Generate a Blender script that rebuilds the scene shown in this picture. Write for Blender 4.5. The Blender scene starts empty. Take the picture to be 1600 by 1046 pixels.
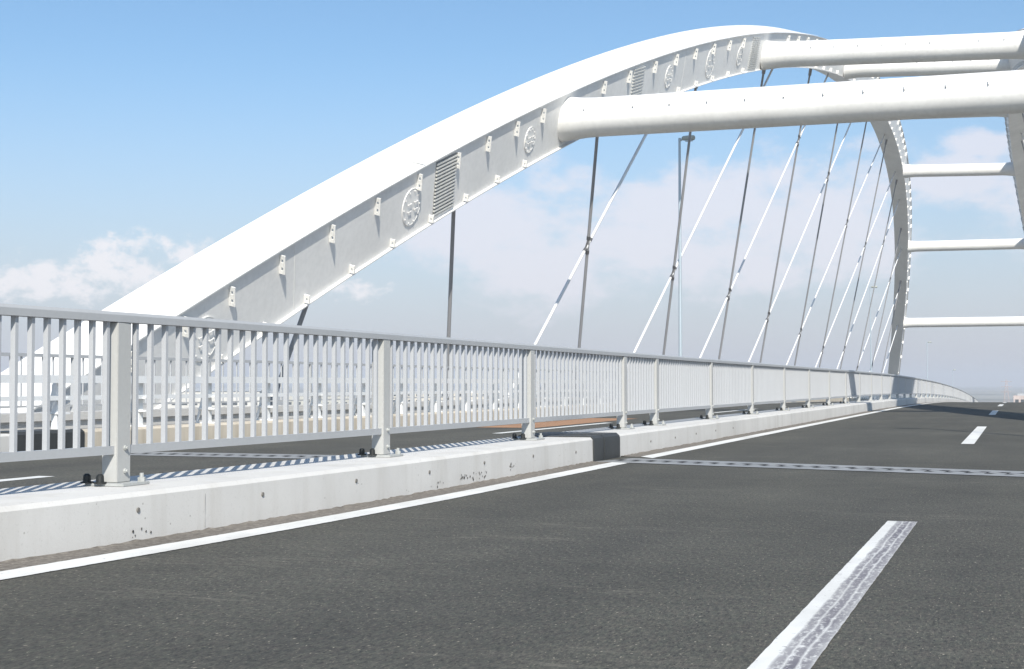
import bpy, bmesh, math, random
from mathutils import Vector, Matrix
random.seed(7)
sc = bpy.context.scene
COL = sc.collection
R = math.radians

# ------------------------------------------------------------------ camera constants
EYE = 0.955
HAZE = 3.0e-4
YAW, PITCH = R(19.35), math.atan(77/2250)
SUN_A, SUN_B = 0.55, 1.1         # shadow shift per metre of height: -X, +Y

# ------------------------------------------------------------------ mesh builder
class MB:
    def __init__(s): s.v=[]; s.f=[]; s.m=[]
    def add(s, vs, fs, mi=0):
        o=len(s.v); s.v += [tuple(v) for v in vs]
        for f in fs: s.f.append(tuple(o+i for i in f)); s.m.append(mi)
    def hexa(s, p, mi=0):          # 8 points: bottom ring 0-3, top ring 4-7
        s.add(p, [(0,3,2,1),(4,5,6,7),(0,1,5,4),(1,2,6,5),(2,3,7,6),(3,0,4,7)], mi)
    def box(s, x0,x1,y0,y1,z0,z1, mi=0):
        s.hexa([(x0,y0,z0),(x1,y0,z0),(x1,y1,z0),(x0,y1,z0),(x0,y0,z1),(x1,y0,z1),(x1,y1,z1),(x0,y1,z1)], mi)
    def frame_box(s, c, ax, hx, ay, hy, az, hz, mi=0):
        c=Vector(c)
        P=[c+ax*(sx*hx)+ay*(sy*hy)+az*(sz*hz) for sz in (-1,1) for sx,sy in ((-1,-1),(1,-1),(1,1),(-1,1))]
        s.hexa(P, mi)
    def tube(s, a, b, r0, r1=None, n=12, cap=True, mi=0):
        a,b=Vector(a),Vector(b); r1=r0 if r1 is None else r1
        d=(b-a).normalized(); u=d.orthogonal().normalized(); w=d.cross(u)
        vs=[]
        for c,r in ((a,r0),(b,r1)):
            for i in range(n):
                t=2*math.pi*i/n; vs.append(c+u*(r*math.cos(t))+w*(r*math.sin(t)))
        fs=[(i,(i+1)%n,n+(i+1)%n,n+i) for i in range(n)]
        if cap: fs += [tuple(range(n-1,-1,-1)), tuple(range(n,2*n))]
        s.add(vs,fs,mi)
    def ring(s, c, axis, r, w, h, n=24):   # flat annulus with thickness h along axis
        c=Vector(c); axis=axis.normalized(); u=axis.orthogonal().normalized(); v=axis.cross(u)
        vs=[]
        for rr,hh in ((r,0),(r,h),(r-w,h),(r-w,0)):
            for i in range(n):
                t=2*math.pi*i/n; vs.append(c+axis*hh+u*(rr*math.cos(t))+v*(rr*math.sin(t)))
        fs=[]
        for k in range(3):
            for i in range(n): fs.append((k*n+i,k*n+(i+1)%n,(k+1)*n+(i+1)%n,(k+1)*n+i))
        s.add(vs,fs)
    def loft(s, secs, closed=True, cap=True, mi=0):
        n=len(secs[0]); vs=[p for sec in secs for p in sec]; fs=[]
        for k in range(len(secs)-1):
            for i in range(n if closed else n-1):
                j=(i+1)%n; fs.append((k*n+i,k*n+j,(k+1)*n+j,(k+1)*n+i))
        if cap and closed: fs += [tuple(range(n-1,-1,-1)), tuple(range((len(secs)-1)*n,len(secs)*n))]
        s.add(vs,fs,mi)
    def build(s, name, mats, parent=None, smooth=None, bevel=0, loc=None):
        me=bpy.data.meshes.new(name)
        vs=s.v
        if loc is not None: vs=[(x-loc[0],y-loc[1],z-loc[2]) for x,y,z in s.v]
        me.from_pydata(vs,[],s.f); 
        if not isinstance(mats,(list,tuple)): mats=[mats]
        for m in mats: me.materials.append(m)
        me.polygons.foreach_set('material_index', s.m)
        bm=bmesh.new(); bm.from_mesh(me)
        bmesh.ops.recalc_face_normals(bm, faces=bm.faces)
        if bevel: bmesh.ops.bevel(bm, geom=bm.edges[:], offset=bevel, segments=2, affect='EDGES', clamp_overlap=True)
        bm.to_mesh(me); bm.free()
        if smooth:
            me.polygons.foreach_set('use_smooth',[True]*len(me.polygons))
            me.set_sharp_from_angle(angle=R(smooth))
        me.update()
        o=bpy.data.objects.new(name, me); COL.objects.link(o)
        if parent: o.parent=parent
        if loc is not None: o.location=loc
        return o

def tag(o, label=None, cat=None, group=None, kind=None):
    if label: o['label']=label
    if cat: o['category']=cat
    if group: o['group']=group
    if kind: o['kind']=kind
    return o
def empty(name, loc=(0,0,0)):
    e=bpy.data.objects.new(name,None); e.empty_display_size=.2; COL.objects.link(e); e.location=loc; return e
def unparented(o, root):            # parts are built in world coordinates: undo the root's place
    o.parent=root; o.matrix_parent_inverse=Matrix.Translation(-root.location)
    return o

# ------------------------------------------------------------------ materials
def nt(name):
    m=bpy.data.materials.new(name); m.use_nodes=True
    t=m.node_tree; b=t.nodes['Principled BSDF']; return m,t,b
def N(t, typ, **kw):
    n=t.nodes.new(typ)
    for k,v in kw.items(): setattr(n,k,v)
    return n
def noise(t, scale, detail=4, rough=.55, vec=None, stretch=None):
    if vec is None:
        tc=N(t,'ShaderNodeTexCoord'); vec=tc.outputs['Object']
    if stretch:
        mp=N(t,'ShaderNodeMapping'); mp.inputs['Scale'].default_value=stretch; t.links.new(vec,mp.inputs['Vector']); vec=mp.outputs['Vector']
    n=N(t,'ShaderNodeTexNoise'); n.inputs['Scale'].default_value=scale; n.inputs['Detail'].default_value=detail; n.inputs['Roughness'].default_value=rough
    t.links.new(vec,n.inputs['Vector']); return n.outputs['Fac']
def ramp(t, fac, stops):
    r=N(t,'ShaderNodeValToRGB'); e=r.color_ramp.elements
    while len(e)<len(stops): e.new(.5)
    for i,(p,c) in enumerate(stops):
        e[i].position=p; e[i].color=(*c,1) if len(c)==3 else c
    t.links.new(fac,r.inputs['Fac']); return r.outputs['Color']
def mixc(t, fac, a, b, mode='MIX'):
    m=N(t,'ShaderNodeMix',data_type='RGBA',blend_type=mode)
    for sock,v in ((m.inputs['Factor'],fac),(m.inputs['A'],a),(m.inputs['B'],b)):
        pass
    def put(s,v):
        if isinstance(v,(int,float)): s.default_value=v
        elif isinstance(v,tuple): s.default_value=(*v,1)
        else: t.links.new(v,s)
    put(m.inputs[0],fac); put(m.inputs[6],a); put(m.inputs[7],b)
    return m.outputs[2]
def bump(t,b,h,strength=.2,dist=.01):
    n=N(t,'ShaderNodeBump'); n.inputs['Strength'].default_value=strength; n.inputs['Distance'].default_value=dist
    t.links.new(h,n.inputs['Height']); t.links.new(n.outputs['Normal'],b.inputs['Normal'])

def grey(v, tint=(1,1,1)): return tuple(v*c for c in tint)
def paint(name, col, rough=.4, dirt=.12, scale=1.2, streak=(1,1,.25), spec=.5, metal=0.):
    m,t,b=nt(name)
    n1=noise(t,scale,5,.6,stretch=streak); n2=noise(t,scale*14,3,.6)
    c=ramp(t,n1,[(.3,tuple(x*(1-dirt) for x in col)),(.7,col)])
    c2=ramp(t,n2,[(.35,(1-dirt*.5,)*3),(.6,(1,1,1))])
    t.links.new(mixc(t,1.,c,c2,'MULTIPLY'),b.inputs['Base Color'])
    b.inputs['Roughness'].default_value=rough; b.inputs['Metallic'].default_value=metal
    b.inputs['Specular IOR Level'].default_value=spec
    return m

M={}
M['arch']=paint('white_steel_paint',(.82,.81,.785),.45,.12,.5,(1,1,.14))
M['arch_small']=paint('white_fitting_paint',(.78,.77,.74),.45,.06,1.5)
M['drip']=paint('rain_streak_grime',(.42,.43,.42),.7,.2,6.)
M['grille']=paint('white_grating',(.66,.66,.63),.5,.1,3.)
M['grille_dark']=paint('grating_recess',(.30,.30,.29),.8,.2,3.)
M['fence']=paint('grey_aluminium_paint',(.40,.41,.42),.38,.06,2.,(1,1,.3),.5,.0)
M['fence_post']=paint('grey_post_paint',(.45,.45,.435),.42,.07,2.5,(1,1,.3))
M['fence_bar']=paint('grey_bar_paint',(.43,.44,.455),.38,.05,2.)
M['plate']=paint('galvanised_plate',(.42,.43,.42),.5,.2,6.)
M['rubber']=paint('black_rubber',(.018,.02,.02),.55,.3,10.)
M['guard']=paint('white_guardrail_paint',(.76,.77,.77),.4,.08,2.)
M['bluegrey']=paint('pale_galvanised_pole',(.46,.53,.58),.4,.08,1.,(1,1,.2),.5,.3)
M['lamphead']=paint('lamp_head_grey',(.40,.42,.38),.5,.1,2.)
M['cable']=paint('cable_sheath',(.72,.72,.72),.4,.08,2.)
M['cable_shade_tone']=paint('shade_toned_cable_sheath',(.30,.30,.31),.45,.1,2.)  # darker copy of the sheath: weaker sunlight on the steep cables put into colour
M['clamp']=paint('cable_clamp',(.10,.10,.105),.5,.2,5.)
M['socket']=paint('dark_socket',(.03,.03,.028),.7,.2,5.)

def concrete(name, col, stain=(.52,.50,.47), dark=.25):
    m,t,b=nt(name)
    tc=N(t,'ShaderNodeTexCoord').outputs['Object']
    big=noise(t,.55,6,.62,tc); ver=noise(t,3.2,5,.65,tc,(1,1,.12)); fine=noise(t,60,3,.6,tc)
    c=ramp(t,big,[(.3,tuple(x*.86 for x in col)),(.65,col)])
    v=ramp(t,ver,[(.32,(1-dark*.55,1-dark*.6,1-dark*.68)),(.52,(1,1,1))])
    c=mixc(t,.75,c,v,'MULTIPLY')
    f=ramp(t,fine,[(.28,(.72,.71,.70)),(.40,(1,1,1))])
    c=mixc(t,.5,c,f,'MULTIPLY')
    vo=N(t,'ShaderNodeTexVoronoi'); vo.inputs['Scale'].default_value=9.; t.links.new(tc,vo.inputs['Vector'])
    pores=ramp(t,vo.outputs['Distance'],[(.035,(.45,.44,.42)),(.075,(1,1,1))])
    c=mixc(t,.8,c,pores,'MULTIPLY')
    t.links.new(c,b.inputs['Base Color']); b.inputs['Roughness'].default_value=.85
    bump(t,b,fine,.25,.004)
    return m
M['kerb']=concrete('pale_concrete',(.60,.59,.57))
M['kerb_tan']=concrete('tan_stained_concrete',(.56,.50,.41),dark=.45)
M['parapet']=concrete('parapet_concrete',(.58,.57,.55))
M['deck']=concrete('deck_concrete',(.42,.42,.41))
M['hole']=paint('tie_hole_mortar',(.20,.19,.175),.9,.3,20.)
M['scuff']=paint('black_scuff',(.05,.05,.05),.9,.3,30.)
M['hairline']=paint('hairline_joint',(.36,.35,.34),.9,.3,30.)

def asphalt(name, base=.080, tint=(.98,.975,.89)):
    m,t,b=nt(name)
    tc=N(t,'ShaderNodeTexCoord').outputs['Object']
    big=noise(t,.32,5,.6,tc); mid=noise(t,2.3,5,.65,tc); lane=noise(t,1.1,4,.6,tc,(1.,.12,1))
    g1=noise(t,44,3,.8,tc,(1,.34,1)); g2=noise(t,90,2,.85,tc,(1,.30,1)); spk=noise(t,55,1,.9,tc,(1,.42,1)); hue=noise(t,26,3,.8,tc,(1,.3,1))
    c=ramp(t,big,[(.25,grey(base*.78,tint)),(.75,grey(base*1.12,tint))])
    c=mixc(t,.55,c,ramp(t,mid,[(.3,(.80,.80,.81)),(.7,(1.14,1.13,1.1))]),'MULTIPLY')
    c=mixc(t,.5,c,ramp(t,lane,[(.35,(.70,.70,.72)),(.7,(1.18,1.17,1.12))]),'MULTIPLY')
    c=mixc(t,.5,c,ramp(t,hue,[(.35,(.95,1.03,.96)),(.65,(1.07,.97,.98))]),'MULTIPLY')
    c=mixc(t,.9,c,ramp(t,g1,[(.28,(.50,.50,.52)),(.46,(.97,.97,.97)),(.66,(1.42,1.40,1.33))]),'MULTIPLY')
    c=mixc(t,.9,c,ramp(t,g2,[(.28,(.30,.30,.32)),(.43,(.93,.93,.93)),(.58,(1.12,1.11,1.08)),(.70,(2.0,1.9,1.7))]),'MULTIPLY')
    light=ramp(t,spk,[(.695,(0,0,0)),(.74,(.9,.9,.9))]); dark=ramp(t,spk,[(.285,(.9,.9,.9)),(.325,(0,0,0))])
    c=mixc(t,light,c,(.30,.275,.22)); c=mixc(t,dark,c,(.02,.02,.021))
    # pale dusty scuffs lying across the lane
    pat=noise(t,.9,3,.5,tc,(.45,1.6,1)); fib=noise(t,9,4,.7,tc,(.35,2.2,1))
    mm=N(t,'ShaderNodeMath',operation='MULTIPLY')
    a1=ramp(t,pat,[(.58,(0,0,0)),(.68,(1,1,1))]); a2=ramp(t,fib,[(.50,(0,0,0)),(.62,(1,1,1))])
    t.links.new(a1,mm.inputs[0]); t.links.new(a2,mm.inputs[1])
    m2=N(t,'ShaderNodeMath',operation='MULTIPLY'); t.links.new(mm.outputs[0],m2.inputs[0]); m2.inputs[1].default_value=.4
    c=mixc(t,m2.outputs[0],c,(.20,.185,.155))
    t.links.new(c,b.inputs['Base Color']); b.inputs['Roughness'].default_value=.85; b.inputs['Specular IOR Level'].default_value=.25
    bump(t,b,g2,.5,.004)
    return m
M['asphalt']=asphalt('asphalt')
M['asphalt2']=asphalt('asphalt_opposite',.085)
def dusty():
    m,t,b=nt('dusty_gutter'); tc=N(t,'ShaderNodeTexCoord').outputs['Object']
    a=noise(t,26,5,.7,tc); g=noise(t,3,4,.6,tc,(1,.25,1))
    c=ramp(t,a,[(.3,(.085,.075,.065)),(.5,(.165,.148,.128)),(.72,(.29,.262,.23))])
    c=mixc(t,.5,c,ramp(t,g,[(.3,(.6,.6,.6)),(.7,(1.1,1.1,1.1))]),'MULTIPLY')
    t.links.new(c,b.inputs['Base Color']); b.inputs['Roughness'].default_value=.95; bump(t,b,a,.8,.01)
    return m
M['dust']=dusty()
def roadpaint(name, tread=None):
    m,t,b=nt(name); tc=N(t,'ShaderNodeTexCoord').outputs['Object']
    a=noise(t,24,4,.65,tc); g=noise(t,4,4,.6,tc)
    big=noise(t,1.7,5,.65,tc,(1,.4,1))
    c=ramp(t,a,[(.27,(.26,.26,.26)),(.37,(.70,.70,.68))])
    c=mixc(t,.8,c,ramp(t,big,[(.30,(.74,.73,.71)),(.55,(1,1,1))]),'MULTIPLY')
    c=mixc(t,.4,c,ramp(t,g,[(.3,(.86,.86,.85)),(.6,(1,1,1))]),'MULTIPLY')
    if tread:
        sx=N(t,'ShaderNodeSeparateXYZ'); t.links.new(tc,sx.inputs[0])
        # tyre rubber left on the right two thirds: tread bands along Y with worn gaps
        x=N(t,'ShaderNodeMapRange'); x.inputs[1].default_value=tread[0]; x.inputs[2].default_value=tread[1]; t.links.new(sx.outputs[0],x.inputs[0])
        wob=noise(t,5,3,.7,tc,(1,.5,1)); wa=N(t,'ShaderNodeMath',operation='MULTIPLY_ADD'); t.links.new(wob,wa.inputs[0]); wa.inputs[1].default_value=.16; t.links.new(x.outputs[0],wa.inputs[2])
        wb=N(t,'ShaderNodeMath',operation='SUBTRACT'); t.links.new(wa.outputs[0],wb.inputs[0]); wb.inputs[1].default_value=.08
        band=ramp(t,wb.outputs[0],[(.0,(0,0,0)),(.30,(0,0,0)),(.36,(.75,.75,.75)),(.48,(.85,.85,.85)),(.52,(.25,.25,.25)),(.56,(.95,.95,.95)),(.70,(1,1,1)),(.745,(.25,.25,.25)),(.79,(.9,.9,.9)),(.93,(.75,.75,.75)),(1,(.35,.35,.35))])
        st=noise(t,30,5,.7,tc,(1.4,.55,1)); s2=noise(t,1.3,3,.6,tc,(3,.5,1))
        k1=ramp(t,st,[(.34,(.1,.1,.1)),(.50,(1,1,1))]); k2=ramp(t,s2,[(.25,(.6,.6,.6)),(.55,(1,1,1))])
        m1=N(t,'ShaderNodeMath',operation='MULTIPLY'); t.links.new(band,m1.inputs[0]); t.links.new(k1,m1.inputs[1])
        m2=N(t,'ShaderNodeMath',operation='MULTIPLY'); t.links.new(m1.outputs[0],m2.inputs[0]); t.links.new(k2,m2.inputs[1])
        c=mixc(t,m2.outputs[0],c,(.12,.11,.13))
    t.links.new(c,b.inputs['Base Color']); b.inputs['Roughness'].default_value=.7
    bump(t,b,a,.3,.003)
    return m
M['line']=roadpaint('road_paint')
M['dash_tread']=roadpaint('road_paint_with_tyre_marks',(-.87,-.66))
M['orange']=paint('orange_coating',(.40,.22,.12),.85,.3,.6,(1,1,1))
M['joint']=paint('joint_steel',(.34,.345,.345),.55,.3,2.5,(1,1,1),.5,.1)
M['gap']=paint('joint_gap',(.012,.012,.013),.9,.1,3.)
M['cover']=paint('dark_cover_plate',(.042,.045,.046),.55,.3,2.5,(1,1,.3))

# ------------------------------------------------------------------ road alignment
def road_z(Y):
    if Y<50: return 0.
    c=1.05e-4
    if Y<230: return -c*(Y-50)**2
    return -c*180**2-2*c*180*(Y-230)
def bend(Y):                         # the carriageway eases over near the joint approach
    if Y>=12: return 0.
    if Y>4: return -.2*((12-Y)/5.7)**2
    return -.2*(8/5.7)**2-2*.2*8/5.7**2*(4-Y)
def span(y0,y1):
    ys=[y0]; y=y0
    while y<y1-1e-6:
        st=.8 if y<14 else (2. if y<50 else 5.)
        y=min(y1,y+st); ys.append(y)
    if len(ys)>2 and ys[-1]-ys[-2]<.3: ys.pop(-2)
    return ys
def sweep(mb, prof, y0, y1, use_bend=True, closed=True, cap=True, mi=0):
    secs=[]
    for Y in span(y0,y1):
        bx=bend(Y) if use_bend else 0
        secs.append([(x+bx,Y,h+road_z(Y)) for x,h in prof])
    mb.loft(secs,closed,cap,mi)
def P(x,Y,h,use=True): return Vector((x+(bend(Y) if use else 0),Y,h+road_z(Y)))
CX=-5.2
def mir(x): return 2*CX-x
FAR=420

# ------------------------------------------------------------------ ground, water, deck, road surfaces
def sheet(name, x0,x1,y0,y1,h,mat,parent=None,bendL=True,bendR=True):
    mb=MB(); secs=[]
    for Y in span(y0,y1):
        b=bend(Y); secs.append([(x0+(b if bendL else 0),Y,h+road_z(Y)),(x1+(b if bendR else 0),Y,h+road_z(Y))])
    mb.loft(secs,False,False); return mb.build(name,mat,parent)

def ground_mat():
    m,t,b=nt('port_ground'); tc=N(t,'ShaderNodeTexCoord').outputs['Object']
    a=noise(t,.004,6,.6,tc); g=noise(t,.05,5,.6,tc)
    c=ramp(t,a,[(.38,(.16,.17,.16)),(.5,(.30,.29,.27)),(.62,(.22,.24,.22))])
    c=mixc(t,.4,c,ramp(t,g,[(.3,(.7,.7,.7)),(.7,(1.15,1.15,1.12))]),'MULTIPLY')
    t.links.new(c,b.inputs['Base Color']); b.inputs['Roughness'].default_value=.95
    return m
GZ=-14.
mb=MB(); mb.add([(-9000,-9000,GZ),(9000,-9000,GZ),(9000,9000,GZ),(-9000,9000,GZ)],[(0,1,2,3)])
tag(mb.build('ground',ground_mat()),kind='structure')

road=tag(sheet('road',-5.0,2.6,-14,FAR,0.,M['asphalt'],bendR=False),kind='structure')
opp=tag(sheet('opposite_road',-12.7,-5.2,-14,FAR,0.,M['asphalt2'],bendL=False),kind='structure')

mb=MB(); sweep(mb,[(-15.0,-.006),(mir(-15.0),-.006),(mir(-15.0),-.5),(mir(-13),-2.1),(-13,-2.1),(-15.0,-.5)],-14,FAR,False)
tag(mb.build('bridge_deck',M['deck']),kind='structure')

# gutter dust and painted lines of the near carriageway (parts of the road)
def gutter(y0,y1):
    mb=MB(); secs=[]; rnd=random.Random(3)
    Y=y0
    ys=[]
    while Y<y1:
        ys.append(Y); Y += .07 if Y<20 else (.25 if Y<40 else 3.)
    ys.append(y1)
    for Y in ys:
        b=bend(Y); j=rnd.uniform(-.012,.012)
        secs.append([(-4.93+b,Y,.010+rnd.uniform(-.004,.007)+road_z(Y)),(-4.84+b,Y,.005+road_z(Y)),(-4.665+b+j*.3,Y,.0025+road_z(Y))])
    mb.loft(secs,False,False)
    return mb.build('gutter_dust',M['dust'],road,smooth=60)
gutter(-14,17.0); gutter(18.3,260)
def line(x0,x1,y0,y1,mat,name,skew=0.,par=road,ragged=0.):
    mb=MB(); secs=[]; ys=span(y0,y1)
    if ragged:
        ys=[]; Y=y0
        while Y<y1:
            ys.append(Y); Y+=.05 if Y<16 else .2
        ys.append(y1)
    for i,Y in enumerate(ys):
        Ya=Y+(skew if i in (0,len(ys)-1) else 0)
        jl=random.uniform(-ragged,ragged); jr=random.uniform(-ragged,ragged)
        secs.append([(x0+bend(Y)+jl,Y,.0045+road_z(Y)),(x1+bend(Y)+jr,Ya,.0045+road_z(Ya))])
    mb.loft(secs,False,False); return mb.build(name,mat,par)
line(-4.66,-4.43,-14,17.15,M['line'],'edge_line',-.35,ragged=.003)
line(-4.66,-4.43,18.35,FAR,M['line'],'edge_line',-.3)
line(2.25,2.45,-14,FAR,M['line'],'edge_line')
for a,b in ((-13.,-5.2),):
    pass
def dash(a,b,mat,name='lane_dash'):
    mb=MB(); secs=[]
    n=max(2,int((b-a)/.06)) if b<12 else 12
    for i in range(n+1):
        Y=a+(b-a)*i/n; j=random.uniform(-.0012,.0012) if b<12 else 0
        secs.append([(-.865+j,Y,.004+road_z(Y)),(-.665+j,Y,.004+road_z(Y))])
    mb.loft(secs,False,False); o=mb.build(name,mat,road); return o
dash(-18+9.,-5.,M['line']); dash(2.2,10.34,M['dash_tread'])
for a,b in ((23.95,33.8),(46.6,54.2),(66.8,75.6),(87.5,96)): dash(a,b,M['line'])
# opposite carriageway paint
line(-5.98,-5.78,-14,FAR,M['line'],'edge_line',par=opp)
line(-12.2,-12.0,-14,FAR,M['line'],'edge_line',par=opp)
for a in (4.4,26.,47,68,89): line(-9.55,-9.35,a,a+8.05,M['line'],'lane_dash',par=opp)
sheet('orange_patch',-11.2,-9.85,29.5,38.5,.004,M['orange'],opp)

# ------------------------------------------------------------------ steel finger expansion joints
def finger_joint(name, x0, y0, x1, y1, w, label, step=.215):
    root=empty(name,((x0+x1)/2,(y0+y1)/2,0))
    d=Vector((x1-x0,y1-y0,0)); L=d.length; d.normalize(); n=Vector((-d.y,d.x,0))
    o=Vector((x0,y0,0))
    g=MB(); q=[o-n*w*.5,o+d*L-n*w*.5,o+d*L+n*w*.5,o+n*w*.5]
    g.add([p+Vector((0,0,.003)) for p in q],[(0,1,2,3)]); unparented(g.build('joint_gap',M['gap']),root)
    for side in (-1,1):
        mb=MB(); k=int(L/step); gp=.15
        for i in range(k):
            a=i*step
            # each step carries one tooth, a trapezoid reaching across the middle
            edge=[(0,.2),(.45,.2),(.55,-.2),(.90,-.2),(1.0,.2)]
            pts=[]
            for u,v in edge: pts.append(o+d*(a+u*step)+n*(v*w*.55+side*gp*.5+ (0)))
            out=[o+d*(a+u*step)+n*(side*w*.5) for u,v in edge]
            for j in range(4):
                if side>0: f=[pts[j],pts[j+1],out[j+1],out[j]]
                else: f=[out[j],out[j+1],pts[j+1],pts[j]]
                mb.add([p+Vector((0,0,.0055)) for p in f],[(0,1,2,3)])
        pl=mb.build('finger_plate',M['joint']); unparented(pl,root)
    return tag(root,label,'expansion joint')
finger_joint('expansion_joint',-4.78,17.45,2.4,15.5,.95,'grey steel finger expansion joint crossing the near carriageway')
finger_joint('expansion_joint',-12.4,16.9,-5.75,16.9,.95,'steel finger expansion joint on the opposite carriageway, seen under the fence')

# ------------------------------------------------------------------ kerbs
KP=[(-4.92,-.01),(-4.925,.27),(-4.95,.298),(-5.90,.298),(-5.93,.27),(-5.93,-.01)]
def kerb(y0,y1,label):
    mb=MB(); sweep(mb,KP,y0,y1)
    o=mb.build('concrete_kerb',M['kerb']); tag(o,label,'kerb')
    return o
k1=kerb(-14,17.02,'long pale concrete kerb with round tie holes, in front of the joint cover')
k2=kerb(18.18,330,'pale concrete kerb running from the dark joint cover to the far crest')
def hole(Y,h,par):
    mb=MB(); x=-4.918+bend(Y)
    mb.tube((x-.004,Y,h+road_z(Y)),(x+.003,Y,h+road_z(Y)),.016,.0145,14); return mb.build('tie_hole',M['hole'],par)
for Y,h in ((6.17,.19),(7.52,.19),(8.93,.185),(10.35,.19),(11.81,.175),(13.2,.185),(14.7,.18),(16.28,.15)): hole(Y,h,k1)
for Y,h in ((19.95,.14),(21.49,.14),(23,.15),(24.6,.15),(26.2,.15)): hole(Y,h,k2)
def scuff(Y0,n,h0,spread,par,seed):
    rd=random.Random(seed); mb=MB()
    for i in range(n):
        Y=Y0+rd.uniform(-.5,.5)*spread; h=h0+rd.uniform(-.03,.035); r=rd.uniform(.003,.009)*(1+.05*Y0); k=rd.randint(5,8)
        x=-4.9165+bend(Y)
        if h>.24: h=.2
        vs=[(x,Y+r*rd.uniform(.5,1.3)*math.cos(6.283*j/k)*1.1,max(.01,h+r*rd.uniform(.5,1.4)*math.sin(6.283*j/k))) for j in range(k)]
        mb.add(vs,[tuple(range(k))])
    return mb.build('scuff_mark',M['scuff'],par)
scuff(7.55,6,.04,.22,k1,1); scuff(12.9,24,.07,.7,k1,2); scuff(14.0,9,.10,.14,k1,4); scuff(11.9,5,.05,.5,k1,6)
mb=MB()
mb.add([(-4.9168+bend(Y),Y+random.uniform(-.002,.002)+s*.0022,h) for s in (-1,1) for Y,h in ((8.22,.02),(8.22,.09),(8.22,.17),(8.222,.24))],[(0,1,5,4),(1,2,6,5),(2,3,7,6)])
mb.build('hairline_joint',M['hairline'],k1)
# dark cover over the kerb joint
root=empty('joint_cover',(-5.4,17.65,0))
def cover(y0,y1,off):
    mb=MB(); prof=[(-4.905+off,-.005),(-4.905+off,.245),(-4.915+off,.285),(-4.95,.313+off),(-5.88,.313+off),(-5.945-off,.27),(-5.945-off,-.005),(-5.9,-.005),(-5.9,.27),(-4.96,.27),(-4.96,-.005)]
    sweep(mb,prof,y0,y1); return unparented(mb.build('cover_plate',M['cover'],smooth=30),root)
cover(17.0,17.5,0.); cover(17.46,18.2,.006)
tag(root,'dark grey metal cover plates bent over the kerb joint','joint cover')
KO=[(-12.45,-.01),(-12.45,.27),(-12.49,.30),(-13.0,.30),(-13.0,-.01)]
def kerb_far(prof,mat,y0,y1,label):
    mb=MB(); sweep(mb,prof,y0,y1,False); return tag(mb.build('concrete_kerb',mat),label,'kerb')
kerb_far(KO,M['kerb'],-14,15.75,'pale outer kerb of the opposite carriageway, near side of its dark joint cover')
kerb_far(KO,M['kerb_tan'],17.15,330,'tan stained outer kerb beyond the opposite carriageway under the white guardrail')
mb=MB(); sweep(mb,[(-12.43,-.005),(-12.43,.28),(-12.48,.318),(-12.98,.318),(-12.98,-.005)],15.7,17.2,False)
tag(mb.build('joint_cover',M['cover']),'black joint cover on the outer kerb of the opposite carriageway','joint cover')
KR=[(mir(-13.0)-.1,-.01),(mir(-13.0)-.1,.30),(mir(-13.0)+.4,.30),(mir(-13.0)+.4,-.01)]
mb=MB(); sweep(mb,KR,-14,330,False); tag(mb.build('concrete_kerb',M['kerb']),'outer concrete kerb on the right side of the near carriageway','kerb')

# ------------------------------------------------------------------ median fence
FX=-5.42
posts=[-.2,3.95,8.0,11.91,16.06,20.3,22.28,26.6,31.0,35.5]
while posts[-1]<325: posts.append(posts[-1]+4.45)
fence=empty('median_fence',(FX,0,0))
tag(fence,'long grey metal baluster fence standing on the pale median kerb','fence')
mb=MB(); sweep(mb,[(FX-.045,1.355),(FX+.045,1.355),(FX+.047,1.40),(FX+.035,1.42),(FX-.035,1.42),(FX-.047,1.40)],-2,326); unparented(mb.build('top_rail',M['fence']),fence)
mb=MB(); sweep(mb,[(FX-.02,.50),(FX+.025,.50),(FX+.025,.555),(FX-.02,.555)],-2,326); unparented(mb.build('bottom_rail',M['fence']),fence)
def make_post(Y,detail):
    b=bend(Y); z=road_z(Y); x0,x1=FX-.075+b,FX+.04+b; y0,y1=Y-.075,Y+.075
    mb=MB(); mb.box(x0,x1,y0,y1,.318+z,1.353+z)
    p=mb.build('post',M['fence_post'],bevel=.004 if detail else 0); unparented(p,fence)
    mb=MB(); mb.box(FX-.15+b,FX+.14+b,Y-.15,Y+.15,.299+z,.317+z)
    pl=mb.build('base_plate',M['plate'],p,bevel=.003 if detail else 0)
    if detail:
        for dx,dy,black in ((.10,-.115,1),(.0,-.125,1),(-.11,-.11,1),(.10,.115,0),(-.04,.115,0)):
            mb=MB(); c=(FX+dx+b,Y+dy)
            if black:
                if dx>.05: continue
                mb.tube((c[0]-.03,c[1]-.03,.317+z),(c[0]-.03,c[1]-.03,.327+z),.042,.042,12)
                mb.tube((c[0]-.03,c[1]-.03,.327+z),(c[0]-.03,c[1]-.03,.366+z),.026,.024,10); mb.tube((c[0]-.03,c[1]-.03,.366+z),(c[0]-.03,c[1]-.03,.378+z),.024,.012,10)
                mb.build('anchor_cap',M['rubber'],p,smooth=40)
            else:
                mb.tube((c[0],c[1],.317+z),(c[0],c[1],.345+z),.026,.026,6); mb.tube((c[0],c[1],.345+z),(c[0],c[1],.372+z),.014,.014,8)
                mb.build('anchor_bolt',M['plate'],p,smooth=30)
        for h in (.39,.54):
            mb=MB(); mb.tube((x1-.001,Y+.012,h+z),(x1+.012,Y+.012,h+z),.017,.017,8); mb.tube((x1+.012,Y+.012,h+z),(x1+.024,Y+.012,h+z),.010,.010,8)
            mb.build('bolt',M['plate'],p,smooth=30)
        mb=MB(); mb.box(x0-.012,x0,Y-.06,Y-.01,1.29+z,1.35+z); mb.box(x0+.02,x0+.05,y0-.012,y0,1.32+z,1.35+z)
        mb.build('rail_bracket',M['plate'],p)
    return p
for Y in posts: make_post(Y,0<Y<50)
bal=[]
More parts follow.
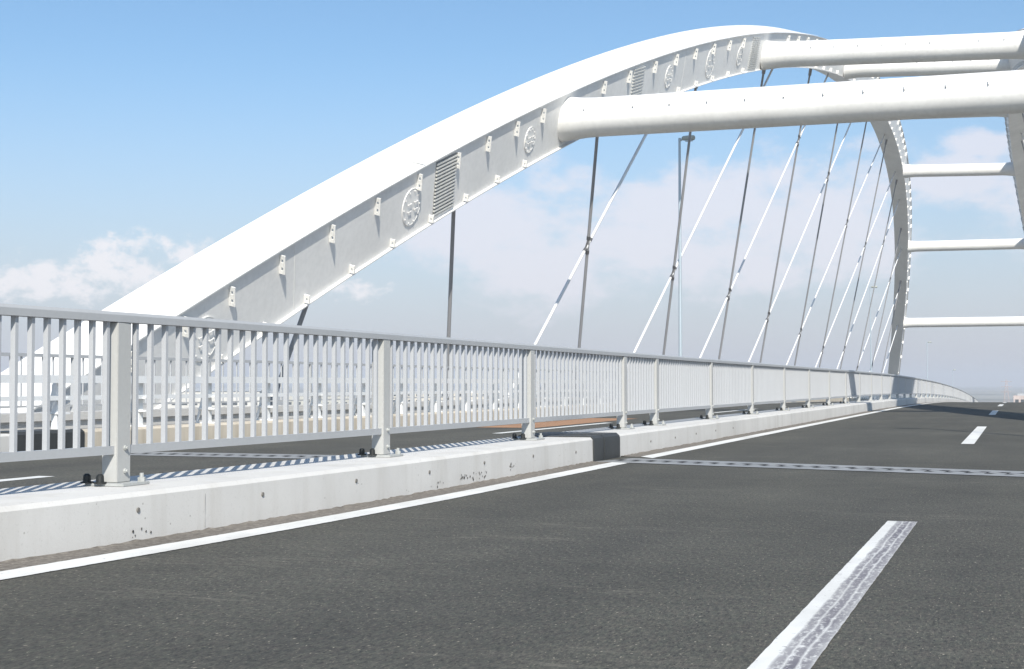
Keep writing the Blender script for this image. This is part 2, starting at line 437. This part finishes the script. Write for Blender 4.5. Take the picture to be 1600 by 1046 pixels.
for a,b in zip(posts[:-1],posts[1:]):
    n=max(2,round((b-a)/(.142 if b<9 else .165)))
    bal += [a+(b-a)*i/n for i in range(1,n)]
near=[Y for Y in bal if Y>6.2][:100]
def bar(mb,Y):
    c=P(FX+.003,Y,0); mb.box(c.x-.017,c.x+.017,Y-.014,Y+.014,.553+c.z,1.357+c.z)
for Y in near:
    mb=MB(); bar(mb,Y); unparented(mb.build('baluster',M['fence_bar']),fence)
ns=set(near); mb=MB()
for Y in bal:
    if Y not in ns: bar(mb,Y)
o=unparented(mb.build('balusters',M['fence_bar']),fence); o['kind']='stuff'

# ------------------------------------------------------------------ outer guardrail, parapet and railing
def outer_side(mx, visible):
    s=1 if visible else -1
    f=(lambda x:x) if visible else mir
    side='beyond the opposite carriageway' if visible else 'on the right side of the near carriageway'
    # parapet
    mb=MB(); sweep(mb,[(f(-13.75),-.01),(f(-13.75),.40),(f(-13.70),.40),(f(-13.70),.52),(f(-14.25),.52),(f(-14.25),-.4)],-14,330,False)
    tag(mb.build('concrete_parapet',M['parapet']),'low pale concrete parapet wall '+side,'parapet')
    # guardrail
    g=empty('guardrail',(f(-12.7),0,0)); tag(g,'white two-beam guardrail on the outer kerb '+side,'guardrail')
    for h,r,hh in ((1.02,.06,.055),(.755,.035,.032)):
        mb=MB(); x=f(-12.66); sweep(mb,[(x-r,h-hh),(x+r,h-hh),(x+r,h+hh),(x-r,h+hh)],-14,326,False); unparented(mb.build('beam',M['guard']),g)
    Y=-11.; k=0
    while Y<326:
        z=road_z(Y); mb=MB(); x=f(-12.78); xo=f(-12.98)
        # leaning web with three flange plates and a foot
        xl,xh=min(f(-12.80),f(-12.71)),max(f(-12.80),f(-12.71))
        mb.box(xl,xh,Y-.055,Y+.055,.3+z,1.06+z)
        mb.hexa([(f(-12.98),Y-.012,.3+z),(f(-12.93),Y-.012,.3+z),(f(-12.93),Y+.012,.3+z),(f(-12.98),Y+.012,.3+z),(f(-12.80),Y-.012,.98+z),(f(-12.76),Y-.012,.98+z),(f(-12.76),Y+.012,.98+z),(f(-12.80),Y+.012,.98+z)])
        post=unparented(mb.build('guard_post',M['guard']),g)
        for h in (.31,.54,.74):
            if visible and 10<Y<46:
                mb=MB(); mb.box(-12.9,-12.58,Y-.075,Y+.075,h-.012+z,h+.012+z); mb.build('flange_plate',M['guard'],post)
        Y+=2.
    if not visible: return
    # railing on the parapet
    r=empty('parapet_railing',(f(-13.95),0,.52)); tag(r,'thin grey baluster railing along the outer parapet, behind the white guardrail','railing')
    for h0,h1,w,nm in ((1.36,1.41,.03,'top_rail'),(.60,.63,.018,'bottom_rail')):
        mb=MB(); x=f(-13.95); sweep(mb,[(x-w,h0),(x+w,h0),(x+w,h1),(x-w,h1)],-14,326,False); unparented(mb.build(nm,M['fence']),r)
    Y=-13; 
    while Y<326:
        mb=MB(); x=f(-13.95); z=road_z(Y); mb.box(x-.03,x+.03,Y-.03,Y+.03,.51+z,1.36+z); unparented(mb.build('post',M['fence']),r); Y+=4.
    st=MB(); Y=-12.; n=0
    while Y<200:
        mb=MB() if (13<Y and n<100) else st
        x=f(-13.95); z=road_z(Y); mb.box(x-.011,x+.011,Y-.011,Y+.011,.63+z,1.362+z)
        if mb is not st: unparented(mb.build('baluster',M['fence_bar']),r); n+=1
        Y+=.25 if Y<60 else .5
    o=unparented(st.build('balusters',M['fence_bar']),r); o['kind']='stuff'
outer_side(None,True); outer_side(None,False)

# ------------------------------------------------------------------ arch ribs
S=1.1
CF=dict(k=.24683,x=[14.07965,.0602,.07049,-.20913],z=[8.83697,1.00405,-12.07409,-1.74923,-.96296,-.18278,-.03385],d=[1.43707,-.0474,-.05526],w=[1.14763,.03229,-.24497],m=.31308)
def cheb(c,t):
    b1=b2=0.
    for a in reversed(c[1:]): b1,b2=2*t*b1-b2+a,b1
    return t*b1-b2+c[0]
def sec(Y):                          # world Y -> the four corners of the left rib section
    def zc(y): return cheb(CF['z'],(y-100)/86)
    y=Y/S; t=(y-100)/86
    z=zc(y); dz=(zc(y+.05)-zc(y-.05))/.1; n=math.hypot(1,dz); ny,nz=-dz/n,1/n
    d=cheb(CF['d'],t)/2; w=cheb(CF['w'],t); xo=cheb(CF['x'],t)
    def pt(q,ww):
        yy,zz=y+ny*q,z+nz*q
        return Vector((S*(-xo+CF['k']*(zz+EYE)-ww),S*yy,S*(zz+CF['m']*ww)+EYE))
    return pt(d,0),pt(-d,0),pt(d,w),pt(-d,w)   # face top, face bottom, back top, back bottom
def centre(Y):
    a,b,c,d=sec(Y); return (a+b+c+d)/4
def basis(Y):
    fu,fl,bu,bl=sec(Y); dn=(fl-fu).normalized(); out=(fu-bu).normalized()
    al=dn.cross(out).normalized()
    if al.y<0: al=-al
    out=al.cross(dn).normalized()
    if out.dot(fu-bu)<0: out=-out
    return fu,fl,bu,bl,dn,out,al
def mirror_obj(o):
    me=o.data
    for v in me.vertices: v.co.x=2*CX-v.co.x+.1; v.co.z-=.75
    me.flip_normals(); me.update()
def rib(left):
    root=empty('bridge_arch',(0,0,0))
    def fin(o,par=None):
        if not left: mirror_obj(o)
        o.parent=par or root; return o
    Y0,Y1=12.5,201.
    ys=[Y0+(Y1-Y0)*i/120 for i in range(121)]
    mb=MB(); top=MB(); bot=MB(); secs=[];ts=[];bs=[]
    for Y in ys:
        fu,fl,bu,bl,dn,out,al=basis(Y)
        secs.append([fu,fl,bl,bu])
        a=fu+out*.07; b=bu-out*.07
        ts.append([a-dn*.002,b-dn*.002,b-dn*.035,a-dn*.035])
        a=fl+out*.075; b=bl-out*.05
        bs.append([a+dn*.002,b+dn*.002,b+dn*.034,a+dn*.034])
    mb.loft(secs); fin(mb.build('box_girder',M['arch'],smooth=30))
    top.loft(ts); fin(top.build('top_plate',M['arch'],smooth=30))
    bot.loft(bs); fin(bot.build('bottom_flange',M['arch'],smooth=30))
    # splice seam across the top plate
    for Y in (33.0,80.,128.,170.):
        fu,fl,bu,bl,dn,out,al=basis(Y); s=MB(); w=(fu-bu).length/2
        s.frame_box((fu+bu)/2-dn*.037,out,w+.06,al,.03,dn,.004); fin(s.build('splice_seam',M['arch_small']))
    for Y in (27.6,43.6,54.,66.6,80.3,94.5,108.,121.,134.,147.,160.):
        fu,fl,bu,bl,dn,out,al=basis(Y); s=MB(); h=(fu-fl).length/2-.05
        s.frame_box(fu.lerp(fl,.5)+out*.001,dn,h,al,.012,out,.003); fin(s.build('weld_seam',M['arch_small']))
    # lifting lugs along both edges of the inner face
    ups=[20.8,22.55,24.,25.4,27.06,28.92,30.8,32.75,34.75,36.5,38.3,40.1,45.,47.4,50.1,52.6,55.1,57.7,60.2,62.6]
    y=72.
    while y<196: ups.append(y); y+=2.6
    los=[25.,26.5,28.0,29.8,31.6,33.5,35.4,37.3,39.1,41.,46.5,48.9,51.2,53.5,55.9,58.3,60.8,63.4]
    y=71.
    while y<196: los.append(y); y+=2.6
    cut=lambda Y: min(abs(Y-q) for q in STRUT_Y)<1.3
    for Y in ups:
        if cut(Y): continue
        fu,fl,bu,bl,dn,out,al=basis(Y); c=fu+dn*.10+out*.0
        m=MB(); L=.42; W=.14; th=.016
        ax=(dn+out*.0).normalized()
        for u0,u1,v0,v1 in ((0,L,0,.05),(0,L,.10,W),(0,.09,.05,.105),(.16,.27,.05,.105),(.34,L,.05,.105)):
            m.frame_box(c+ax*((u0+u1)/2)+out*((v0+v1)/2),ax,(u1-u0)/2,out,(v1-v0)/2,al,th)
        fin(m.build('lifting_lug',M['arch_small']))
    for Y in los:
        if cut(Y): continue
        fu,fl,bu,bl,dn,out,al=basis(Y); c=fl-dn*.10
        m=MB(); L=.19; W=.13
        for u0,u1,v0,v1 in ((0,L,0,.045),(0,L,.09,W),(0,.06,.045,.09),(.12,L,.045,.09)):
            m.frame_box(c-dn*((u0+u1)/2-.06)+out*((v0+v1)/2),dn,(u1-u0)/2,out,(v1-v0)/2,al,.02)
        fin(m.build('edge_lug',M['arch_small']))
    # round access hatches
    for Y,r in ((24.6,.46),(32.5,.47),(39.4,.38),(52.1,.42),(57.7,.60),(62.5,.42)):
        fu,fl,bu,bl,dn,out,al=basis(Y); c=fu.lerp(fl,.54)
        m=MB(); m.tube(c-out*.01,c+out*.02,r,r,32)
        for i in range(10):
            t=6.283*i/10; q=c+al*(r*.86*math.cos(t))+dn*(r*.86*math.sin(t)); m.frame_box(q+out*.035,al,.014,dn,.014,out,.014)
        for sx in (-.28,.42):
            for sy in (-.22,.18): m.frame_box(c+al*(sx*r)+dn*(sy*r)+out*.055,al,.07*r/.45,dn,.010,out,.008); m.frame_box(c+al*(sx*r-.07)+dn*(sy*r)+out*.04,al,.01,dn,.01,out,.016); m.frame_box(c+al*(sx*r+.07)+dn*(sy*r)+out*.04,al,.01,dn,.01,out,.016)
        h=fin(m.build('access_hatch',M['arch'],smooth=40))
        m=MB(); m.ring(c+out*.018,out,r,.014,.008,32); fin(m.build('hatch_rim',M['arch_small'],smooth=40),h)
    # louvred grilles
    for ya,yb,cols,rows in ((33.62,34.78,4,15),(47.85,49.1,1,13),(64.4,66.0,1,16)):
        ym=(ya+yb)/2; fu,fl,bu,bl,dn,out,al=basis(ym); H=(fl-fu).length; W=(yb-ya)/2
        c=fu.lerp(fl,.5); m=MB(); m.frame_box(c+out*.004,al,W,dn,H/2-.09,out,.003)
        g=fin(m.build('louvre_grille',M['grille_dark'] if cols>1 else M['arch']))
        m=MB(); up=Vector((0,0,1)); hz=(Vector((0,1,0))-out*out.y).normalized()
        for i in range(rows):
            q=c+dn*((i+.5)/rows-.5)*(H-.22)
            for k in range(cols):
                w=W/cols; p=q+al*((k+.5)/cols-.5)*2*W
                if cols>1:
                    m.frame_box(p+out*.03,al,w*.90,dn,(H-.22)/rows*.21,out,.022)
                else: m.frame_box(p+out*.03,al,w*.92,dn,(H-.22)/rows*.17,out,.030)
        fin(m.build('slats',M['grille']),g)
    # hand steps on top of the crown
    for i in range(9):
        Y=108+i*3.2+(0 if i<4 else 1.5); fu,fl,bu,bl,dn,out,al=basis(Y); m=MB()
        m.frame_box(bu.lerp(fu,.12)-dn*.08,al,.7 if i%3 else .4,out,.05,dn,.05); fin(m.build('hand_step',M['arch_small']))
    return root
STRUT_DZ=[(0,-.05),(-.2,-.62),(-.28,-.72),(-.45,-.70),(-.72,-1.0),(-.48,-.55),(0,0)]
STRUT_Y=[42.1,67.5,92.7,119.4,144.,169.,187.4]
lr=rib(True);  tag(lr,'white steel arch rib on the left with hatches, grilles and lifting lugs','bridge arch','arch ribs of the bridge')
rr=rib(False); tag(rr,'white steel arch rib at the right edge, seen from below','bridge arch','arch ribs of the bridge')

# cross struts
ORD=['first','second','third','fourth','fifth','sixth','seventh','eighth','ninth','tenth','eleventh','twelfth','thirteenth']
slab=['thick white tubular cross strut nearest the camera, low across the upper right','white tubular cross strut topmost in the picture, right of the arch crown','short-looking white cross strut half hidden between the two nearest struts','white cross strut almost hidden just under the lower edge of the nearest strut','white cross strut topmost of the three in the open gap at right','white cross strut in the middle of the three in the open gap at right','lowest white cross strut, just above the far end of the fence']
for i,Y in enumerate(STRUT_Y):
    fu,fl,bu,bl,dn,out,al=basis(Y); c=fu.lerp(fl,.5); xa=c.x; xb=mir(xa)+.1; r=.595; dl,dr=STRUT_DZ[i]
    root=empty('cross_strut',((xa+xb)/2,c.y,c.z)); tag(root,slab[i],'cross strut','cross struts between the arches')
    m=MB(); n=40; secs=[]
    for x,rr_ in ((xa-.15,r*1.16),(xa+.25,r*1.10),(xa+.6,r*1.03),(xa+1.0,r),(xb-1.0,r),(xb-.6,r*1.03),(xb-.25,r*1.10),(xb+.15,r*1.16)):
        secs.append([(x,c.y+rr_*math.cos(2*math.pi*k/n),c.z+dl+(dr-dl)*(x-xa)/(xb-xa)+rr_*math.sin(2*math.pi*k/n)) for k in range(n)])
    m.loft(secs); unparented(m.build('tube',M['arch'],smooth=35),root)
    L=abs(xb-xa); k=max(4,int(L/1.15))
    for j in range(k):
        x=xa+1.15+j*(L-2.3)/(k-1) if j else xa+.75
        a=R(162); m=MB(); u=Vector((0,math.cos(a),math.sin(a))); v=Vector((0,-math.sin(a),math.cos(a)))
        m.frame_box(Vector((x,c.y,c.z+dl+(dr-dl)*(x-xa)/(xb-xa)))+u*(r+.035),Vector((1,0,0)),.012,u,.045,v,.07); unparented(m.build('tab',M['arch_small']),root)

# ------------------------------------------------------------------ hanger cables
HA=[(39.6,-14.47,51.3,11.6),(51.2,-14.4,68.3,15.8),(63.1,-14.39,84.,18.4),(75.8,-14.43,99.9,20.),(89.2,-14.51,118.,20.3),(103.4,-14.63,132.2,19.3),(117.4,-14.74,141.2,17.8),(131.9,-14.84,154.6,14.3),(144.3,-14.88,162.8,11.),(159.2,-14.87,170.4,7.)]
HB=[(26.1,-14.64,27.2,2.4),(35.9,-14.51,32.7,5.3),(47.4,-14.42,42.5,8.9),(59.4,-14.39,53.2,12.2),(71.,-14.41,64.8,15.),(83.2,-14.47,76.7,17.3),(97.2,-14.57,89.6,19.1),(110.2,-14.68,103.7,20.2),(124.,-14.78,119.,20.3),(137.,-14.83,134.,18.8),(150.,-14.86,148.5,15.9),(162.,-14.87,161.,11.6)]
def hanger_ends(h,left):
    y0,x0,y1,z1=h
    bot=Vector((S*x0,S*y0,0)); c=centre(S*y1); topv=Vector((c.x,S*y1,S*z1+EYE))
    topv=Vector((c.x,c.y,c.z)); bot.z=road_z(bot.y)-.3
    bot.x=bot.x
    if not left: bot.x=mir(bot.x); topv.x=mir(topv.x)
    return bot,topv
def crossing(a,b):
    (p,q),(r,s)=a,b
    d1=q-p; d2=s-r
    den=d1.y*d2.z-d1.z*d2.y
    if abs(den)<1e-6: return None
    t=((r.y-p.y)*d2.z-(r.z-p.z)*d2.y)/den; u=((r.y-p.y)*d1.z-(r.z-p.z)*d1.y)/den
    if .06<t<.92 and .06<u<.92: return p+d1*t,r+d2*u,d1.normalized(),d2.normalized()
    return None
for left in (True,False):
    wh='on the left arch' if left else 'on the right arch'
    A=[hanger_ends(h,left) for h in HA]; B=[hanger_ends(h,left) for h in HB]
    for fam,lst in (('A',A),('B',B)):
        for i,(p,q) in enumerate(lst):
            root=empty('hanger_cable',p)
            if fam=='A': lab=f'bright hanger cable slanting up right, {ORD[i]} from left '+wh
            else: lab=f'steep hanger cable in a shade-darkened grey, {ORD[i]} from left '+wh
            tag(root,lab,'cable','hanger cables of the '+('left' if left else 'right')+' arch')
            m=MB(); m.tube(p,q,.056,.056,10); unparented(m.build('cable',M['cable' if fam=='A' else 'cable_shade_tone'],smooth=40),root)
            d=(q-p).normalized(); m=MB(); m.tube(p,p+d*1.0,.11,.085,10); unparented(m.build('lower_socket',M['cable' if fam=='A' else 'cable_shade_tone'],smooth=40),root)
            m=MB(); L=(q-p).length; m.tube(q-d*1.35,q-d*.6,.09,.10,10); unparented(m.build('upper_socket',M['cable' if fam=='A' else 'cable_shade_tone'],smooth=40),root)
            if fam=='A':
                for b in B:
                    cr=crossing((p,q),b)
                    if not cr: continue
                    c1,c2,d1,d2=cr
                    m=MB()
                    m.tube(c1-d1*.34,c1-d1*.20,.07,.07,8); m.tube(c1+d1*.20,c1+d1*.34,.07,.07,8)
                    m.tube(c2-d2*.34,c2-d2*.20,.07,.07,8); m.tube(c2+d2*.20,c2+d2*.34,.07,.07,8)
                    m.hexa([v+Vector((e,0,0)) for e in (-.05,.05) for v in (c1-d1*.3,c2-d2*.3,c1+d1*.3,c2+d2*.3)]) if False else m.tube(c1-d1*.26+Vector((.0,0,0)),c2+d2*.26,.035,.035,6)
                    unparented(m.build('clamp',M['clamp'],smooth=40),root)

# ------------------------------------------------------------------ street lamps
def lamp(x,Y,sgn,label):
    root=empty('street_lamp',(x,Y,road_z(Y)+.5)); tag(root,label,'street lamp','street lamps along the bridge')
    z0=road_z(Y)+.5; z1=road_z(Y)+11.95
    m=MB(); m.tube((x,Y,z0),(x,Y,z1),.082,.055,14); unparented(m.build('pole',M['bluegrey'],smooth=40),root)
    m=MB(); m.tube((x,Y,z1-.12),(x+sgn*.22,Y,z1-.02),.05,.05,10); unparented(m.build('arm',M['bluegrey'],smooth=40),root)
    m=MB(); secs=[]
    for u,w,h in ((.10,.05,.05),(.16,.10,.10),(.45,.12,.12),(.66,.12,.11),(.70,.06,.06)):
        cx=x+sgn*u; secs.append([(cx,Y+w*math.cos(t),z1-.02+h*math.sin(t)) for t in [6.283*i/14 for i in range(14)]])
    m.loft(secs); hd=unparented(m.build('lamp_head',M['lamphead'],smooth=50),root)
    m=MB(); m.box(x+sgn*.42-.16,x+sgn*.42+.16,Y-.09,Y+.09,z1-.165,z1-.12); m.build('lens',M['bluegrey'],hd).matrix_parent_inverse=hd.matrix_parent_inverse.copy() if False else Matrix.Identity(4)
LX=-14.15
for Y,l in ((62.9,'tall pale grey street lamp behind the hanger cables, nearest on the left'),(151.,'distant thin street lamp seen between the far hanger cables'),(248.,'far street lamp just below the lowest cross strut'),(346.,'tiny far street lamp over the crest, right of the far street lamps')): lamp(LX,Y,1,l)
lamp(4.75,18.8,-1,'street lamp on the right side of the road, its shadow lying on the asphalt')

# ------------------------------------------------------------------ port area behind
def place(px,d):                     # a point on the ground along the direction of the photograph's column
    a=(px-800)/2250; X=a*d*math.cos(YAW)-d*math.sin(YAW); Y=a*d*math.sin(YAW)+d*math.cos(YAW); return X,Y
cm={}
def cmat(n,c): 
    if n not in cm: cm[n]=paint(n,c,.6,.2,.4)
    return cm[n]
CC=[('cyan',(.10,.42,.55)),('orange',(.55,.16,.06)),('white',(.7,.7,.68)),('tan',(.50,.40,.26)),('red',(.42,.08,.06)),('green',(.10,.25,.18)),('grey',(.35,.36,.37)),('blue',(.08,.18,.40))]
def container(px,d,ci,n,rot,lab):
    X,Y=place(px,d); nm,c=CC[ci]; root=empty('shipping_container',(X,Y,GZ+n*2.6)); m=MB()
    m.box(-6,6,-1.2,1.2,0,2.55)
    for i in range(24): m.box(-5.8+i*.49,-5.6+i*.49,-1.26,-1.2,.2,2.35); m.box(-5.8+i*.49,-5.6+i*.49,1.2,1.26,.2,2.35)
    m.build('body',cmat(nm+'_container_paint',c),root)
    m=MB()
    for sx in (-6.03,6.03): m.box(sx-.04,sx+.04,-1.1,1.1,.15,2.4)
    m.build('end_door',cmat('grey_container_paint',(.35,.36,.37)),root)
    root.rotation_euler.z=rot; tag(root,lab,'container','shipping containers in the distant port')
k=0; yr=YAW
seq=[(300,560,0,0),(322,560,3,0),(305,575,2,1),(350,600,3,0),(372,640,5,0),(410,620,2,0),(438,600,3,0),(470,640,6,0),(492,560,2,0),(515,600,4,0),(543,560,1,0),(560,620,4,0),(583,600,2,0),(612,640,2,0),(643,560,0,0),(664,620,7,0),(690,600,2,0),(720,640,6,0),(750,600,3,0),(780,640,0,0)]
for i,(px,d,ci,n) in enumerate(seq):
    nmx=CC[ci][0]
    same=[j for j,q in enumerate(seq) if q[2]==ci]; w=ORD[same.index(i)]
    container(px,d,ci,n,yr+random.uniform(-.4,.4),f'distant {nmx} shipping container seen through the fence, {w} {nmx} one from the left' if len(same)>1 else f'distant {nmx} shipping container seen through the fence, the only {nmx} one')
def shed(px,d,w,h,dp,col,lab):
    X,Y=place(px,d); root=empty('warehouse',(X,Y,GZ)); m=MB(); m.box(-w/2,w/2,-dp/2,dp/2,0,h)
    m.build('wall',cmat('wall_'+str(col),col),root)
    m=MB(); m.add([(-w/2-.5,-dp/2-.5,h),(w/2+.5,-dp/2-.5,h),(w/2+.5,dp/2+.5,h),(-w/2-.5,dp/2+.5,h),(-w/2-.5,0,h+dp*.09),(w/2+.5,0,h+dp*.09)],[(0,1,5,4),(2,3,4,5),(0,4,3),(1,2,5),(0,3,2,1)]); m.build('roof',cmat('roof_grey',(.42,.44,.46)),root)
    n=int(w/5); dk=cmat('dark_glass',(.05,.06,.07))
    rows=2 if h>8 else 1
    for r in range(rows):
        for i in range(n):
            m=MB(); x=-w/2+w*(i+.5)/n; z=h*(.35+.38*r); m.box(x-1.5,x+1.5,-dp/2-.08,-dp/2-.01,z,z+1.5); m.build('window',dk,root)
    root.rotation_euler.z=YAW+random.uniform(-.15,.15)
    tag(root,lab,'warehouse','low port buildings')
shed(335,760,52,11,22,(.62,.60,.56),'wide pale port building with two rows of windows, left of the second fence post')
shed(500,850,38,8,20,(.48,.47,.42),'long low grey port shed behind the containers')
shed(690,900,60,10,24,(.60,.55,.47),'tan port building right of the second fence post, far behind')
shed(150,800,46,9,20,(.55,.55,.54),'low pale port shed beyond the foot of the arch')
# faint lattice pylon and block far beyond the crest
X,Y=place(1572,700); root=empty('lattice_pylon',(X,Y,GZ)); tag(root,'faint far lattice pylon above the road crest at right','pylon')
H=17.; pw=lambda z:1.5*(1-z/H)+.25
PP=cmat('pylon_paint',(.50,.40,.38))
for sx_ in (-1,1):
    for sy_ in (-1,1):
        m=MB(); m.tube((sx_*pw(0),sy_*pw(0),0),(sx_*pw(H),sy_*pw(H),H),.12,.09,5); m.build('leg',PP,root)
m=MB(); z=0
while z<H-2:
    for s_ in (-1,1):
        for t_ in (-1,1):
            m.tube((s_*pw(z),t_*pw(z),z),(-s_*pw(z+2),t_*pw(z+2),z+2),.06,.06,4); m.tube((t_*pw(z),s_*pw(z),z),(t_*pw(z+2),-s_*pw(z+2),z+2),.06,.06,4)
    z+=2
m.build('bracing',PP,root)
for z in (11,13.5,16):
    m=MB(); m.tube((-2.6,0,z),(2.6,0,z),.09,.09,5); m.build('cross_arm',PP,root)
X,Y=place(1602,560); root=empty('distant_building',(X,Y,GZ)); tag(root,'faint far pinkish building at the right edge, just above the road crest','building')
m=MB(); m.box(-4.5,4.5,-4.5,4.5,0,10.4); m.build('wall',cmat('pink_wall',(.50,.42,.39)),root)
m=MB(); m.box(-3,3,-3,3,10.4,11.2); m.build('roof',cmat('roof_grey',(.42,.44,.46)),root)
for r in range(3):
    m=MB()
    for i in range(4): m.box(-3.9+i*2.1,-2.6+i*2.1,-4.56,-4.51,1.2+r*3.2,2.5+r*3.2)
    m.build('window',cmat('dark_glass',(.05,.06,.07)),root)

# ------------------------------------------------------------------ light, sky, camera
to_sun=Vector((SUN_A,-SUN_B,1)).normalized()
el=math.asin(to_sun.z); rot=math.atan2(to_sun.x,to_sun.y)
ld=bpy.data.lights.new('sun','SUN'); ld.energy=5.0; ld.angle=R(.53); ld.color=(1,.95,.86)
lo=bpy.data.objects.new('sun',ld); COL.objects.link(lo); lo.rotation_euler=to_sun.to_track_quat('Z','Y').to_euler(); lo.location=(20,-40,60)

w=bpy.data.worlds.new('World'); sc.world=w; w.use_nodes=True; t=w.node_tree
bg=t.nodes['Background']; bg.inputs['Strength'].default_value=.10
sky=N(t,'ShaderNodeTexSky',sky_type='NISHITA'); sky.sun_disc=False; sky.sun_elevation=el; sky.sun_rotation=rot
sky.air_density=1.0; sky.dust_density=1.2; sky.ozone_density=1.5; sky.altitude=0
tc=N(t,'ShaderNodeTexCoord'); D=tc.outputs['Generated']
sx=N(t,'ShaderNodeSeparateXYZ'); t.links.new(D,sx.inputs[0])
def mth(op,a,b=None,c=None):
    n=N(t,'ShaderNodeMath',operation=op)
    for i,v in enumerate((a,b,c)):
        if v is None: continue
        if isinstance(v,(int,float)): n.inputs[i].default_value=v
        else: t.links.new(v,n.inputs[i])
    return n.outputs[0]
az=mth('ARCTAN2',sx.outputs[0],sx.outputs[1]); elv=mth('ARCSINE',sx.outputs[2])
nz1=noise(t,9.,8,.6,D,(1,1,2.2)); nz2=noise(t,34.,6,.62,D,(1,1,1.6))
def blob(px,py,wx,wy):
    a0=-YAW+math.atan((px-800)/2250); e0=math.atan((600-py)/2250)
    u=mth('DIVIDE',mth('SUBTRACT',az,a0),wx/2250); v=mth('DIVIDE',mth('SUBTRACT',elv,e0),wy/2250)
    r=mth('SQRT',mth('ADD',mth('MULTIPLY',u,u),mth('MULTIPLY',v,v)))
    return mth('SUBTRACT',1.,r)
def group(bl):
    o=bl[0]
    for b in bl[1:]: o=mth('MAXIMUM',o,b)
    return mth('MAXIMUM',o,-1.)
puffy=group([blob(200,420,95,46),blob(285,405,50,36),blob(60,440,160,34),blob(-160,440,150,50),blob(340,430,70,30),blob(560,450,55,24)])
wispy=group([blob(1080,330,330,95),blob(840,430,150,75),blob(1280,330,200,100),blob(760,350,190,70),blob(1000,380,380,90),blob(1545,240,60,26),blob(1500,300,120,50),blob(1750,330,200,90)])
f1=N(t,'ShaderNodeMapRange',interpolation_type='SMOOTHSTEP'); f1.inputs[1].default_value=.0; f1.inputs[2].default_value=.6
t.links.new(mth('ADD',mth('MULTIPLY',puffy,.85),mth('MULTIPLY_ADD',nz2,3.2,-1.62)),f1.inputs[0])
f2=N(t,'ShaderNodeMapRange',interpolation_type='SMOOTHSTEP'); f2.inputs[1].default_value=-.05; f2.inputs[2].default_value=.95
t.links.new(mth('ADD',mth('MULTIPLY_ADD',wispy,1.2,.18),mth('ADD',mth('MULTIPLY_ADD',nz1,3.4,-1.7),mth('MULTIPLY_ADD',nz2,1.8,-.9))),f2.inputs[0])
# low band of haze-white air near the horizon, as the sky itself shows
hz=N(t,'ShaderNodeMapRange',interpolation_type='SMOOTHSTEP'); hz.inputs[1].default_value=R(14.); hz.inputs[2].default_value=R(-1.); t.links.new(elv,hz.inputs[0])
SKY_UP=(1.0,1.0,1.0)
gain=mixc(t,1.,sky.outputs['Color'],(.92,1.115,1.22),'MULTIPLY')
c=mixc(t,mth('MULTIPLY',hz.outputs[0],.80),gain,(5.05,4.9,5.65))
c=mixc(t,mth('MULTIPLY',f2.outputs[0],.74),c,(7.1,7.0,7.6))
c=mixc(t,mth('MULTIPLY',f1.outputs[0],.85),c,(7.9,7.75,8.0))
t.links.new(c,bg.inputs['Color'])

hm=bpy.data.materials.new('haze_air'); hm.use_nodes=True; ht=hm.node_tree
ht.nodes.remove(ht.nodes['Principled BSDF'])
pv=N(ht,'ShaderNodeVolumePrincipled'); pv.inputs['Color'].default_value=(.86,.90,.97,1); pv.inputs['Density'].default_value=HAZE; pv.inputs['Anisotropy'].default_value=.0
ht.links.new(pv.outputs['Volume'],ht.nodes['Material Output'].inputs['Volume'])
mb=MB(); mb.box(-9100,9100,-9100,9100,GZ-1.,56.); tag(mb.build('haze',hm),kind='stuff')
cam=bpy.data.cameras.new('camera'); co=bpy.data.objects.new('camera',cam); COL.objects.link(co)
co.location=(0,0,EYE); co.rotation_euler=(R(90)+PITCH,0,YAW); cam.sensor_width=36; cam.lens=36*2250/1600; cam.clip_start=.1; cam.clip_end=30000
sc.camera=co
sc.view_settings.view_transform='Standard'; sc.view_settings.look='None'; sc.view_settings.exposure=.3; sc.view_settings.gamma=1; sc.view_settings.use_curve_mapping=False
